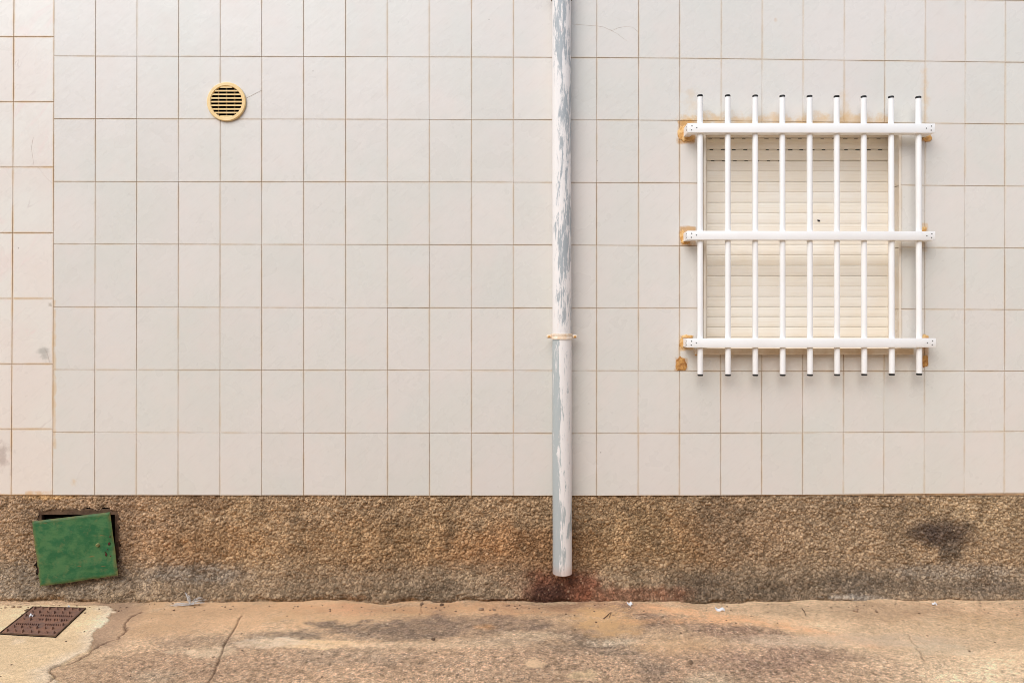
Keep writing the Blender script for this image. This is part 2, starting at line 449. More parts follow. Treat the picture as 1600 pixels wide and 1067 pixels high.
# pale cement lips
paint(blob(478, 1005, 92, 7, .3, .95), C(222, 186, 138), .1)
paint(blob(420, 1004, 50, 8, .5, .7), C(220, 196, 166), .2)
paint(blob(640, 1007, 130, 5, .6, .7), C(214, 182, 144), .4)
paint(blob(320, 1018, 34, 9, .5, .8), C(222, 192, 154), .3)
paint(blob(830, 992, 60, 6, .6, .7), C(214, 184, 146), .6)
paint(blob(760, 1000, 60, 5, .6, .6), C(208, 178, 144), .6)
paint(blob(960, 1001, 34, 6, .8, .6), C(208, 186, 154), .8)
paint(blob(836, 1035, 13, 8, .3, .9), C(216, 180, 138), .1)
paint(blob(905, 1052, 28, 11, .4, .85), C(218, 186, 140), .25)
paint(blob(1115, 1058, 32, 13, .8, .6), C(214, 188, 152), .8)
paint(blob(250, 1052, 28, 14, .9, .4), C(208, 184, 150), .9)
# ochre puddle and orange run
paint(blob(938, 974, 46, 20, .6, .9), C(208, 164, 112), .05)
paint(blob(1060, 1008, 60, 14, .8, .6), C(206, 164, 118), .2)
paint(blob(1150, 968, 110, 7, .7, .8), C(218, 166, 118), .3)
paint(blob(755, 979, 16, 5, .7, .6), C(216, 158, 100))
ORUN = band([(1010, 950), (1090, 958), (1180, 970), (1270, 988), (1360, 1008)], .035, .9, .8)
# right: pale sandy cement
right = sstep(G(1180, 1000).x, G(1330, 1000).x, GX + warp * .25 - (GY + .4) * -.75)
paint(right * .6, C(224, 190, 148), .3); paint(ORUN, C(222, 170, 122), .15)
paint(blob(1330, 1002, 140, 9, .6, .7), C(208, 180, 148), .15)
paint(blob(1480, 958, 160, 14, .7, .75), C(192, 154, 116), .35)
paint(blob(1270, 955, 120, 11, .7, .6), C(190, 158, 122), .35)
paint(blob(1550, 985, 90, 16, .8, .5), C(202, 166, 122), .4)
paint(blob(1440, 1055, 150, 20, .9, .55), C(232, 200, 160), .8)
paint(blob(1475, 1018, 38, 8, .6, .6), C(208, 184, 150), .1)
paint(blob(1300, 1052, 90, 16, .9, .5), C(190, 152, 116), 1)
# pale cement patch round the iron cover, with its broken lip
lip = [(168, 946), (178, 957), (165, 973), (144, 991), (141, 1013), (92, 1039), (77, 1046), (82, 1064), (78, 1120)]
pp = poly([(-900, 946)] + lip + [(-900, 1120)])
px_, py_ = GX + warp2 * .05 + warp * .03, GY + warp2 * .03
ins = inpoly(px_, py_, pp)
ld = segdist(px_, py_, poly(lip))
patch = np.where(ins, 1.0, sstep(.012, 0, ld))
paint(patch * .95, C(226, 194, 148) * (.93 + .14 * n0[..., None]), .22)
paint(np.where(ins, sstep(.09, 0, ld), 0) * .7, C(228, 204, 172), .35)
paint(np.where(ins, sstep(.60, .72, fbm(GX, GY, 5, 77, 4)), 0) * .6, C(236, 210, 178), .4)
paint(np.where(~ins, sstep(.19, .04, ld) * sstep(G(0, 1020).y, G(0, 1004).y, GY), 0) * .8, C(166, 134, 106), .2)
# cracks
cr1 = poly([(219, 954.5), (206, 960), (199, 968), (196, 976), (197, 988), (186, 996), (172, 1001), (159, 1006.6), (146, 1014), (135, 1022), (120, 1031), (107, 1036), (90, 1039), (78, 1045), (83, 1052), (81, 1059), (70, 1070)])
jnt = poly([(378, 961), (364, 985), (350, 1010), (338, 1040), (324, 1072)])
cr3 = poly([(1418, 994), (1428, 1008), (1438, 1022), (1446, 1035), (1462, 1048)])
cr4 = poly([(660, 940), (659, 962)])
wq_ = (fbm(GX, GY, 45, 180, 3) - .5)
wx, wy = GX + warp2 * .035 + wq_ * .014, GY + warp2 * .02 + wq_ * .014
d1 = segdist(wx, wy, cr1); dj = segdist(GX + warp2 * .012, GY, jnt); d3 = segdist(wx, wy, cr3); d4 = segdist(wx, wy, cr4)
lv = .55 + .9 * vnoise(GX, GY, 25, 61)
crack = np.maximum.reduce([sstep(.0075 * lv, .001, d1), sstep(.0052, .0012, dj) * (.5 + .5 * lv), sstep(.005 * lv, .001, d3) * .6, sstep(.004, .001, d4) * .5])
crack = np.clip(crack, 0, 1)
paint(crack * .75, C(92, 70, 54))
paint(sstep(.05, .0, d1) * ins * .35, C(214, 186, 150))
# grains
T *= (1 + (.6 * grit + .4 * vnoise(GX, GY, 75, 15) - .5)[..., None] * (1.7 * R[..., None] * np.array([1, 1, 1.05])))
sp = vnoise(GX, GY, 160, 88); sp = sstep(.78, .95, sp) * R
paint(sp * .65, C(236, 212, 178)); sp = sstep(.74, .92, vnoise(GX, GY, 120, 99)) * R
paint(sp * .7, C(104, 86, 72))
T *= (.94 + .12 * fbm(GX, GY, 12, 123, 4))[..., None]
lum = T.mean(-1, keepdims=True); T = lum + (T - lum) * .93
T *= (.9 + .2 * sstep(.3, .7, fbm(GX, GY * 1.6, 3.5, 211, 5)))[..., None] * 1.06
T = np.clip(T, .01, .85)
inb = (np.abs(GX) < 6) & (GY > -5)
GH = GZ + (fbm(GX, GY, 1.3, 50, 3) - .5) * .02 * np.clip((-GY - .02) / .5, 0, 1) + (fine - .5) * .0035 * (R + .25) + (grit - .5) * .0035 * R
GH += ins * .004 - np.where(~ins, sstep(.15, .0, d1) * .003, 0) - crack * .008
GH += sstep(G(1100, 1000).x, G(1600, 1000).x, GX) * .012
# mortar fillet lifting towards the wall foot
GH += (-.001 + .034 * (fbm(GX, GX * 0, 5, 222, 4) - .5)) * sstep(-.16, -.03, GY)
me = grid_mesh('ground', GX, GY, GH); put_attr(me, T, R)
ground = link('ground', me, M['ground'], smooth=True); tag(ground, kind='structure')
def gz(x, y):
    i = int(np.clip(np.searchsorted(gx, x), 1, len(gx) - 1)); j = int(np.clip(np.searchsorted(gy, y), 1, len(gy) - 1))
    return float(GH[j, i])

# ------------------------------------------------------------------ the house wall
OPN = (1099.5, 201.0, 1408.0, 547.0)             # window opening, photo px on the wall plane
XL, XR, ZT = -4.3, 4.6, 3.75
house = empty('house_wall', (0, 0, 0))
tag(house, 'house wall clad in pale cream glazed tiles above a rough brown plinth', 'wall')
ox0, oz1 = W(OPN[0], OPN[1]).x, W(OPN[0], OPN[1]).z
ox1, oz0 = W(OPN[2], OPN[3]).x, W(OPN[2], OPN[3]).z
TB = .0085                                       # depth of the grout bed behind the tile faces
vent_c = W(354, 159.5); vent_r = .078
zp = W(0, 774).z
bm = bmesh.new()
TH = .30
box(bm, XL, ox0, TB, TH, zp, ZT); box(bm, ox1, XR, TB, TH, zp, ZT)
box(bm, ox0, ox1, TB, TH, oz1, ZT); box(bm, ox0, ox1, TB, TH, zp, oz0)
box(bm, XL, XR, .035, TH, -.05, zp)
for v in list(bm.verts): pass
core = bmobj('wall_core', bm, M['core'], house)
bm = bmesh.new()                                  # grout bed, a hair in front of the core
GB = .0030
for a in ((XL, ox0, zp + .001, ZT), (ox1, XR, zp + .001, ZT), (ox0, ox1, oz1, ZT), (ox0, ox1, zp + .001, oz0)):
    box(bm, a[0], a[1], GB, TB - .0005, a[2], a[3])
bmobj('grout_bed', bm, M['grout'], house)

def offset_poly(p, d):
    n = len(p); out = []
    for i in range(n):
        a, b, c = Vector(p[i - 1]), Vector(p[i]), Vector(p[(i + 1) % n])
        e1 = (b - a).normalized(); e2 = (c - b).normalized()
        n1 = Vector((-e1.y, e1.x)); n2 = Vector((-e2.y, e2.x))
        k = n1 + n2; k = k / max(.3, k.dot(n1))
        out.append(b + k * d)
    return out
def tile_mesh(p, gap, tilt, name='tile'):
    """p: counter-clockwise outline (x, z) in metres; returns mesh about its centre, and the centre"""
    cx = sum(q[0] for q in p) / len(p); cz = sum(q[1] for q in p) / len(p)
    rings = [(offset_poly(p, gap), TB - .0008, 0.), (offset_poly(p, gap), .0010, 0.), (offset_poly(p, gap + .0011), 0.0, 0.), (offset_poly(p, gap + .0075), 0.0, 1.)]
    n = len(p); V = []; E = []
    for r, y, e in rings:
        for q in r:
            x, z = q[0] - cx, q[1] - cz
            V.append((x, y + (tilt[0] * x + tilt[1] * z + tilt[2] if y < .004 else 0), z)); E.append(e)
    F = []
    for k in range(3):
        for i in range(n):
            j = (i + 1) % n
            F.append((k * n + i, k * n + j, (k + 1) * n + j, (k + 1) * n + i))
    F.append(tuple(range(3 * n, 4 * n)))
    me = mesh(name, V, F)
    a = me.attributes.new('edge', 'FLOAT', 'POINT'); a.data.foreach_set('value', E)
    return me, (cx, 0, cz)

vt = [84.5, 149.3, 214, 279, 344, 409, 474.3, 540, 605, 670.5, 736.5, 802, 867, 932.5, 998, 1062, 1127, 1191, 1255, 1319.3, 1383, 1446, 1508.5, 1571, 1633]
vb = [82.3, 147.7, 212.7, 278, 343.6, 408.6, 474.3, 540, 605.3, 671, 736.5, 802, 867, 932, 997, 1061.5, 1126, 1190, 1254, 1317.5, 1381, 1444, 1506.6, 1569, 1631]
hk = {84: [88, 186, 284, 381.5, 480, 577.5, 675.5, 773.5], 830: [90, 187.3, 285.2, 383, 481.5, 579, 677, 774.5],
      1060: [91.5, 188.6, 286.3, 384.2, 481.7, 579.5, 677, 774.3], 1600: [98, 194.5, 291.5, 388, 484, 580, 674, 770.5]}
for k in hk: p0 = hk[k][1] - hk[k][0]; hk[k] = [hk[k][0] - p0 * i for i in (5, 4, 3, 2, 1)] + hk[k]
kx = sorted(hk)
def hy(j, px):
    px = max(-200, px)
    return float(np.interp(px, kx, [hk[k][j] for k in kx]))
def corner(i, j):
    x = vt[i]
    y = hy(j, x); x = vt[i] + (vb[i] - vt[i]) * y / 774
    w = W(x, y); return (w.x, w.z)
def clip(p):
    """outline minus the window opening; p ccw from lower left"""
    x0 = p[0][0]; x1 = p[1][0]; z0 = p[0][1]; z1 = p[3][1]
    a0, a1, b0, b1 = ox0, ox1, oz0, oz1
    cl, crr = a0 > x0 + 1e-4, a1 < x1 - 1e-4
    cb, ct = b0 > z0 + 1e-4, b1 < z1 - 1e-4
    if a0 >= x1 - .004 or a1 <= x0 + .004 or b0 >= z1 - .004 or b1 <= z0 + .004: return p
    if not (cl or crr or cb or ct): return None
    LL, LR, UR, UL = p
    if not (cb or ct):
        return [LL, (a0, LR[1]), (a0, UR[1]), UL] if cl else [(a1, LL[1]), LR, UR, (a1, UL[1])]
    if not (cl or crr):
        return [LL, LR, (UR[0], b0), (UL[0], b0)] if cb else [(LL[0], b1), (LR[0], b1), UR, UL]
    if cb and cl: return [LL, LR, (LR[0], b0), (a0, b0), (a0, UL[1]), UL]
    if cb and crr: return [LL, LR, UR, (a1, UR[1]), (a1, b0), (LL[0], b0)]
    if ct and cl: return [LL, (a0, LL[1]), (a0, b1), (LR[0], b1), UR, UL]
    return [(a1, LL[1]), LR, UR, UL, (LL[0], b1), (a1, b1)]
def rt(k=1.0): return (random.gauss(0, .0016) * k, random.gauss(0, .0012) * k, random.uniform(-.0003, .0003))
outside = []
nr = len(hk[84])
for i in range(len(vt) - 1):
    for j in range(nr - 1):
        ul, ur, lr, ll = corner(i, j), corner(i + 1, j), corner(i + 1, j + 1), corner(i, j + 1)
        p = clip([ll, lr, ur, ul])
        if p is None: continue
        if hy(j + 1, vt[i]) < -2: outside.append((p, rt())); continue
        me, c = tile_mesh(p, .0008 + random.uniform(-.0003, .0005), rt())
        link('tile', me, M['tile'], house, c)
wR = W(vt[-1], 0).x
for a in range(9):
    for j in range(nr - 1):
        z1, z0 = W(0, hy(j, 1600)).z, W(0, hy(j + 1, 1600)).z
        x0 = wR + a * .195
        if x0 + .195 < XR: outside.append(([(x0, z0), (x0 + .195, z0), (x0 + .195, z1), (x0, z1)], rt()))
def join_tiles(lst, name, mat):
    V, F, E = [], [], []
    for p, t in lst:
        me, c = tile_mesh(p, .0019, t); o = len(V)
        V += [(v.co.x + c[0], v.co.y, v.co.z + c[2]) for v in me.vertices]
        F += [tuple(o + k for k in f.vertices) for f in me.polygons]
        E += [d.value for d in me.attributes['edge'].data]
        bpy.data.meshes.remove(me)
    me = mesh(name, V, F); a = me.attributes.new('edge', 'FLOAT', 'POINT'); a.data.foreach_set('value', E)
    return tag(link(name, me, mat, house), kind='stuff')
join_tiles(outside, 'tile_field', M['tile'])
# marble strip on the left
mh = [58 - 102 * k for k in (5, 4, 3, 2, 1)] + [58, 159.5, 261.5, 364, 466.5, 568.5, 670, 773]
mout = []
for ci, (xa, xb) in enumerate((((21.8, 17.3), (84.5, 82.3)), ((-42, -46), (21.8, 17.3)))):
    for j in range(len(mh) - 1):
        def mc(q, y):
            w = W(q[0] + (q[1] - q[0]) * y / 774, y); return (w.x, w.z)
        p = [mc(xa, mh[j + 1]), mc(xb, mh[j + 1]), mc(xb, mh[j]), mc(xa, mh[j])]
        if mh[j + 1] < -2: mout.append((p, rt())); continue
        me, c = tile_mesh(p, .0011, rt(1.3), 'marble_tile')
        link('marble_tile', me, M['marble'], house, c)
xa = W(-44, 0).x
for a in range(8):
    for j in range(len(mh) - 1):
        x1 = xa - a * .196; x0 = x1 - .196
        z1, z0 = W(0, mh[j]).z, W(0, mh[j + 1]).z
        if x0 > XL: mout.append(([(x0, z0), (x1, z0), (x1, z1), (x0, z1)], rt()))
join_tiles(mout, 'marble_tile_field', M['marble'])

# rough plinth as real relief -----------------------------------------------------------
st = .0026
pxs = np.arange(-2.78, 2.78, st); pzs = np.arange(-.02, zp + .004, st)
PX, PZ = np.meshgrid(pxs, pzs)
low = sstep(.23, .10, PZ + (fbm(PX, PZ, 3.5, 31, 5) - .5) * .17)
Hh = np.zeros(PX.shape); gid = np.zeros(PX.shape)
Ng = 150000
cxs = rng.uniform(pxs[0], pxs[-1], Ng); czs = rng.uniform(pzs[0], pzs[-1], Ng)
rad = np.clip(rng.gamma(4, .00080, Ng), .0020, .0090); hgt = rad * rng.uniform(.4, 1.35, Ng); gcol = rng.random(Ng)
order = np.argsort(hgt)
nzr, nxr = PX.shape
for k in order:
    x, z, r, h = cxs[k], czs[k], rad[k], hgt[k]
    i0 = max(0, int((x - r - pxs[0]) / st)); i1 = min(nxr, int((x + r - pxs[0]) / st) + 2)
    j0 = max(0, int((z - r - pzs[0]) / st)); j1 = min(nzr, int((z + r - pzs[0]) / st) + 2)
    dd = ((pxs[i0:i1] - x)[None, :] ** 2 + (pzs[j0:j1] - z)[:, None] ** 2) / (r * r)
    b = h * np.sqrt(np.clip(1 - dd, 0, 1))
    sub = Hh[j0:j1, i0:i1]; w = b > sub
    sub[w] = b[w]; gid[j0:j1, i0:i1][w] = gcol[k]
lump = fbm(PX, PZ, 9, 71, 4) - .5
lump2 = fbm(PX, PZ, 30, 72, 3) - .5
relief = Hh * (1 - .35 * low) + lump * .016 + lump2 * .012 + rng.normal(0, .0011, PX.shape)
ucut = (fbm(PX, PX * 0 + 9, 6, 65, 5) - .5) * .06 + (fbm(PX, PZ, 25, 67, 3) - .5) * .03
toe = (.052 + (fbm(PX, PX * 0, 4, 64, 4) - .5) * .03) * np.clip(1 - PZ / .20, 0, .83) ** 2 - .020 * sstep(.3, .7, fbm(PX, PX * 0 + 3, 7, 66, 3)) * sstep(.046 + ucut, .012 + ucut, PZ) + low * .004
PY = .010 - relief - toe
PY = np.where(PZ > zp - .006, PY + .004, PY)
PK = .93
def C2(*c): return np.array(lin(c)) * PK
wq = fbm(PX, PZ, 6, 44, 4) - .5; wq2 = fbm(PX, PZ, 22, 45, 4) - .5
PT = np.ones(PX.shape + (3,)) * C2(186, 155, 120)
def ppaint(m, c):
    global PT
    PT = PT * (1 - m[..., None]) + c * m[..., None]
def pblob(px, py, rx, ry, soft=.6, k=1.0):
    c = W(px, py); r = np.hypot((PX - c.x) / (rx / S), (PZ - c.z) / (ry / S))
    return sstep(1 + soft / 2, 1 - soft / 2, r + wq * .8 + wq2 * .6) * k
ppaint(sstep(.4, .65, fbm(PX, PZ, 3, 90, 5)) * .6, C2(194, 162, 124))
ppaint(pblob(30, 840, 150, 100, .9, .6), C2(182, 152, 124))
ppaint(pblob(220, 850, 110, 70, .9, .45), C2(184, 148, 118))
ppaint(pblob(330, 850, 100, 26, .9, .45), C2(178, 136, 92))
ppaint(pblob(620, 850, 160, 40, 1, .4), C2(188, 148, 102))
ppaint(pblob(820, 860, 130, 36, 1, .6), C2(176, 128, 86))
ppaint(pblob(990, 850, 110, 60, 1, .4), C2(172, 138, 96))
ppaint(pblob(1150, 840, 80, 50, .9, .45), C2(178, 134, 92))
ppaint(sstep(G(1050, 1000).x, G(1250, 1000).x, PX + wq * .5) * .6, C2(174, 150, 122))
ppaint(pblob(1540, 800, 90, 30, .9, .4), C2(190, 164, 128))
ppaint(pblob(325, 785, 36, 16, .9, .6), C2(128, 100, 76))
ppaint(pblob(1115, 800, 26, 26, .9, .45), C2(126, 104, 82))
# damp grey foot
ppaint(low * .62, C2(158, 138, 114))
ppaint(pblob(60, 905, 170, 26, .9, .5), C2(164, 150, 132))
ppaint(pblob(310, 897, 70, 14, .9, .6), C2(160, 150, 136))
ppaint(pblob(520, 925, 200, 14, .9, .4), C2(150, 126, 98))
ppaint(pblob(700, 925, 70, 18, .9, .5), C2(118, 102, 84))
ppaint(pblob(1100, 918, 60, 22, 1.2, .55), C2(100, 86, 72))
ppaint(pblob(1340, 912, 70, 18, 1.2, .6), C2(96, 86, 76))
ppaint(pblob(1530, 914, 90, 14, 1.2, .6), C2(100, 90, 80))
ppaint(pblob(1500, 892, 110, 12, .9, .5), C2(160, 150, 136))
ppaint(pblob(1215, 922, 50, 13, 1.2, .5), C2(104, 88, 72))
ppaint(pblob(1330, 932, 60, 6, .9, .5), C2(186, 176, 162))
# rust red run under the pipe mouth
ppaint(pblob(885, 918, 72, 30, .8, .85), C2(138, 84, 62))
ppaint(pblob(965, 926, 95, 12, .9, .65), C2(134, 82, 58))
ppaint(pblob(860, 930, 34, 18, .8, .75), C2(74, 50, 42))
ppaint(pblob(800, 938, 60, 8, .9, .6), C2(92, 62, 50))
# black blot
ppaint(pblob(1448, 832, 26, 15, 1.1, .75), C2(92, 76, 66)); ppaint(pblob(1480, 834, 36, 24, 1.1, .85), C2(86, 72, 64)); ppaint(pblob(1486, 866, 22, 14, .9, .7), C2(96, 84, 72))
# bare ochre mortar under the marble
ppaint(pblob(75, 776, 40, 5, .9, .8), C2(222, 178, 122))
ppaint(sstep(.62, .75, fbm(PX, PZ, 14, 17, 4)) * .4, C2(120, 98, 76))
PT *= (.55 + .85 * gid ** 1.2)[..., None]
PT *= (.92 + .16 * vnoise(PX, PZ, 70, 2))[..., None]
wl = sstep(.95, 1.0, gid); ppaint(wl * .3, C2(226, 200, 164))
PT = np.clip(PT, .008, .8)
PT *= (.86 + .28 * sstep(.3, .7, fbm(PX, PZ * .35, 11, 203, 4)))[..., None]
# niche hole
nx0, nz1 = W(58, 797).x, W(58, 797).z; nx1, nz0 = W(183.0, 897).x, W(183.0, 897).z
jx = (vnoise(PX, PZ, 45, 6) - .5) * .022 + (vnoise(PX, PZ, 110, 8) - .5) * .010
hole = (PX + jx > nx0) & (PX + jx < nx1) & (PZ + jx > nz0) & (PZ + jx < nz1)
keep = ~(hole[:-1, :-1] | hole[1:, 1:] | hole[:-1, 1:] | hole[1:, :-1])
ed = np.maximum.reduce([nx0 - PX, PX - nx1, nz0 - PZ, PZ - nz1])
me = grid_mesh('roughcast_plinth', PX, PY, PZ, keep)
put_attr(me, PT, np.full(PX.shape, .8))
pl = link('roughcast_plinth', me, M['plinth'], house); tag(pl, 'rough brown pebbly render plinth, stained grey at its foot')
for nm, (a, b) in (('plinth_end', (XL, -2.776)), ('plinth_end', (2.772, XR))):
    xs = np.arange(a, b + .01, .011); zs = np.arange(-.02, zp + .004, .011)
    AX, AZ = np.meshgrid(xs, zs)
    AY = .006 - .022 * vnoise(AX, AZ, 75, 3) * .6 - (fbm(AX, AZ, 9, 71, 4) - .5) * .016 - .052 * np.clip(1 - AZ / .20, 0, 1.1) ** 2
    me = grid_mesh(nm, AX, AY, AZ)
    put_attr(me, np.ones(AX.shape + (3,)) * C2(178, 146, 106) * (.7 + .6 * vnoise(AX, AZ, 75, 9))[..., None], np.full(AX.shape, .8))
    link(nm, me, M['plinth'], house)

# niche behind the green door: cut-out in the core is modelled as a shallow dark box with an iron frame
niche = empty('meter_niche', ((nx0 + nx1) / 2, 0, nz0), house)
hw = (nx1 - nx0) / 2 + .004; hh = nz1 - nz0
bm = bmesh.new()
yb = .032
V = [(-hw, yb, -.004), (hw, yb, -.004), (hw, yb, hh + .004), (-hw, yb, hh + .004)]
vs = [bm.verts.new(v) for v in V]; bm.faces.new(vs)
bmobj('back_plate', bm, M['dark'], niche)
for a in ((-hw, hw, -.004, .018), (-hw, hw, hh - .024, hh + .004), (-hw, -hw + .020, .0185, hh - .0245), (hw - .020, hw, .0185, hh - .0245)):
    bm = bmesh.new(); box(bm, a[0], a[1], .008, .031, a[2], a[3], .002); bmobj('frame_bar', bm, M['rust'], niche)

# window: reveals, frame, sill, roller shutter ------------------------------------------------
YD = .112
def W2(px, py): return W(px, py, YD)
sx0, sx1 = ox0 + .004, ox1 - .002
# reveal tiles
zj = [oz0] + [W(0, hy(j, 1408)).z for j in range(nr - 1, -1, -1)]
zj = sorted([z for z in zj if oz0 + .02 < z < oz1 - .02] + [oz0, oz1])
for side, xw in ((1, ox1), (-1, ox0)):
    for za, zb in zip(zj, zj[1:]):
        bm = bmesh.new()
        if side == 1: box(bm, xw - .006, xw - .0002, .006, YD + .02, za + .0017, zb - .0017, .0012)
        else: box(bm, xw + .0002, xw + .006, .006, YD + .02, za + .0017, zb - .0017, .0012)
        bmobj('reveal_tile', bm, M['tile'], house)
for xw, s in ((ox1, -1), (ox0, 1)):
    bm = bmesh.new(); box(bm, min(xw, xw + s * .0105), max(xw, xw + s * .0105), -.0022, .0055, oz0 + .001, oz1 - .001, .002)
    bmobj('corner_trim', bm, M['frame'], house)
bm = bmesh.new(); box(bm, ox0 + .007, ox1 - .007, .0005, YD + .02, oz1 - .007, oz1 - .0006, .002); bmobj('lintel_lining', bm, M['frame'], house)
sh = empty('roller_shutter', ((ox0 + ox1) / 2, YD, oz0), house); tag(sh, 'closed cream roller shutter of narrow horizontal slats')
O = Vector(sh.location)
rows = [205, 215.3, 233, 250.6, 267.5, 284, 300.3, 316.6, 333, 349.4, 366, 382.4, 398.6, 415, 431.2, 447.6, 463.6, 479.6, 495, 511, 526.4, 546]
gw = .018
bx0, bx1 = W2(1104, 300).x, W2(1388.5, 300).x
for a, b in ((ox0 + .0065 - O.x, bx0 - O.x), (bx1 - O.x, ox1 - .0065 - O.x)):
    bm = bmesh.new(); box(bm, a, b, -.012, .03, 0.001, oz1 - oz0 - .0075, .002); bmobj('guide_rail', bm, M['frame'], sh)
bm = bmesh.new(); vs = [bm.verts.new(v) for v in ((bx0 - O.x, .0165, .001), (bx1 - O.x, .0165, .001), (bx1 - O.x, .0165, oz1 - oz0 - .01), (bx0 - O.x, .0165, oz1 - oz0 - .01))]; bm.faces.new(vs)
bmobj('shutter_void', bm, M['dark'], sh)
for k, (a, b) in enumerate(zip(rows, rows[1:])):
    z1, z0 = W2(0, a).z - O.z, W2(0, b).z - O.z
    z0 = max(z0, .002)
    h = z1 - z0
    open_ = 1 <= k <= 3
    gap = .0007
    # bowed slat profile with a moulded step
    prof = [(0.0, .0045), (.008, .0022), (.10, .0010), (.35, .0), (.62, .0003), (.66, .0008), (.70, .0004), (.9, .0010), (.99, .0022), (1.0, .0045)]
    top = h - gap - (.0045 if open_ else 0)
    if k > 0 and rows.index(a) <= 3: pass
    V, F = [], []
    xa, xb = bx0 - O.x + .001, bx1 - O.x - .001
    for t, y in prof:
        z = z0 + gap * .5 + t * (top)
        V += [(xa, y, z), (xb, y, z)]
    n = len(prof)
    V += [(xa, .013, z0 + gap * .5), (xb, .013, z0 + gap * .5), (xa, .013, z0 + gap * .5 + top), (xb, .013, z0 + gap * .5 + top)]
    for q in range(n - 1): F.append((2 * q, 2 * q + 1, 2 * q + 3, 2 * q + 2))
    F += [(2 * n, 2 * n + 1, 1, 0), (2 * n - 2, 2 * n - 1, 2 * n + 3, 2 * n + 2), (2 * n + 1, 2 * n, 2 * n + 2, 2 * n + 3)]
    s_ = link('slat', mesh('slat', V, F), M['slat'], sh)
    if open_ or k == 3:
        pass
    if 1 <= k <= 3:
        # hinge strip with punched light slots above this slat
        zt = z1 - gap * .5; zb = zt - .0045
    if open_:
        zb = z0 + gap * .5 + top; zt = z1 - gap * .3
        # the slots show in the lower edge of each row: bridge pieces between the slots
        bm = bmesh.new(); per = .0555; sl_w = .022; x = xa + .004 + k * .006
        e = xa
        lim = xb if k < 3 else xa + .36
        while e < xb:
            nx = min(xb, x) if x < lim else xb
            if nx > e: box(bm, e, nx, .0075, .0125, zb, zt)
            e = x + sl_w * random.uniform(.75, 1.1); x += per
            if nx >= xb: break
        bmobj('slot_strip', bm, M['slat'], sh)
bm = bmesh.new()
bmesh.ops.create_icosphere(bm, subdivisions=2, radius=1)
for v in bm.verts:
    x, y, z = v.co; v.co = Vector((x * .0075 + y * 0, y * .0035, z * .0045 + abs(x) ** 1.5 * .003 * (1 if x < 0 else -.2)))
c = W2(1279, 345); bmobj('dark_chip', bm, M['cap'], sh, (c.x - O.x, -.0015, c.z - O.z), True)
# sill
sa, sb = W(1087, 550, -.03).x, W(1428, 550, -.03).x
zs1, zs0 = W(0, 544.5, -.03).z, W(0, 554, -.03).z
bm = bmesh.new(); box(bm, sa, sb, -.030, -.0012, zs0, zs1, .003); bmobj('window_sill', bm, M['sill'], house)
bm = bmesh.new(); box(bm, ox0 + .0065, ox1 - .0065, -.0008, YD + .02, oz0 - .008, oz0 + .0005); bmobj('sill_board', bm, M['sill'], house)

# filler lumps round the grille fixings (children of the wall)
def lump_patch(name, px, py, rx, ry, th, mat, seed):
    bm = bmesh.new(); r_ = random.Random(seed)
    n = 22; rings = []
    ph = [r_.uniform(.7, 1.25) for _ in range(n)]
    for k, (f, y) in enumerate(((1.0, .0006), (.93, -th * .6), (.6, -th), (.25, -th * .85))):
        ring = []
        for i in range(n):
            a = 2 * math.pi * i / n; q = f * (ph[i] * .6 + ph[i - 1] * .4)
            ring.append(bm.verts.new((math.cos(a) * rx / S * q, y + r_.uniform(-.1, .1) * th, math.sin(a) * ry / S * q)))
        rings.append(ring)
    for a, b in zip(rings, rings[1:]):
        for i in range(n): bm.faces.new((a[i], a[(i + 1) % n], b[(i + 1) % n], b[i]))
    bm.faces.new(rings[-1])
    w = W(px, py); bmobj(name, bm, mat, house, (w.x, -.0006, w.z), True)
for i, (px, py, rx, ry, th, mt) in enumerate(((1067, 208, 8, 13, .004, 'filler'), (1075, 216, 11, 4.5, .005, 'filler'), (1066, 370, 4, 10, .003, 'filler'), (1071, 378, 7, 4, .004, 'filler'),
                                              (1065, 535, 4, 9, .003, 'filler'), (1074, 526, 10, 3, .004, 'filler'), (1064, 569, 9, 12, .005, 'filler2'), (1449, 216, 7, 6, .006, 'filler'),
                                              (1444, 359, 4, 5, .004, 'filler'), (1446, 528, 5, 6, .004, 'filler'), (1445, 564, 5, 11, .004, 'filler2'), (1089, 550, 5, 6, .004, 'filler'))):
    lump_patch('filler_patch', px, py, rx, ry, th, M[mt], i + 3)
# hairline cracks: fine raised dirt lines in the glaze
def hair(pts, w=.0009):
    P = [W(x, y) for x, y in pts]; V, F = [], []
    for i, p in enumerate(P):
        d = (P[min(i + 1, len(P) - 1)] - P[max(i - 1, 0)]).normalized(); nrm = Vector((-d.z, 0, d.x)) * w / 2 * random.uniform(.5, 1.2)
        V += [(p.x + nrm.x, -.0008, p.z + nrm.z), (p.x - nrm.x, -.0008, p.z - nrm.z), (p.x + nrm.x, -.0002, p.z + nrm.z), (p.x - nrm.x, -.0002, p.z - nrm.z)]
        if i:
            o = 4 * i; F += [(o - 4, o - 3, o + 1, o), (o - 4, o, o + 2, o - 2), (o - 3, o - 1, o + 3, o + 1)]
    link('hairline_crack', mesh('hairline_crack', V, F), M['hair'], house)
hair([(383, 154.5), (390, 151), (398, 147), (404, 144), (408.5, 141.5)], .0011)
hair([(893, 38), (906, 39), (918, 40), (931.5, 41)]); hair([(933, 41), (944, 43), (952, 47), (957, 48), (966, 44), (976, 42), (988, 43), (997, 50)])
hair([(953, 47), (964, 53), (972, 59), (980, 65)], .0008); hair([(53, 258), (49, 232), (52, 215)], .0007); hair([(60, 262), (70, 275), (82, 287)], .0007)
hair([(70, 545), (73, 551), (76, 560), (77, 566)], .0014)

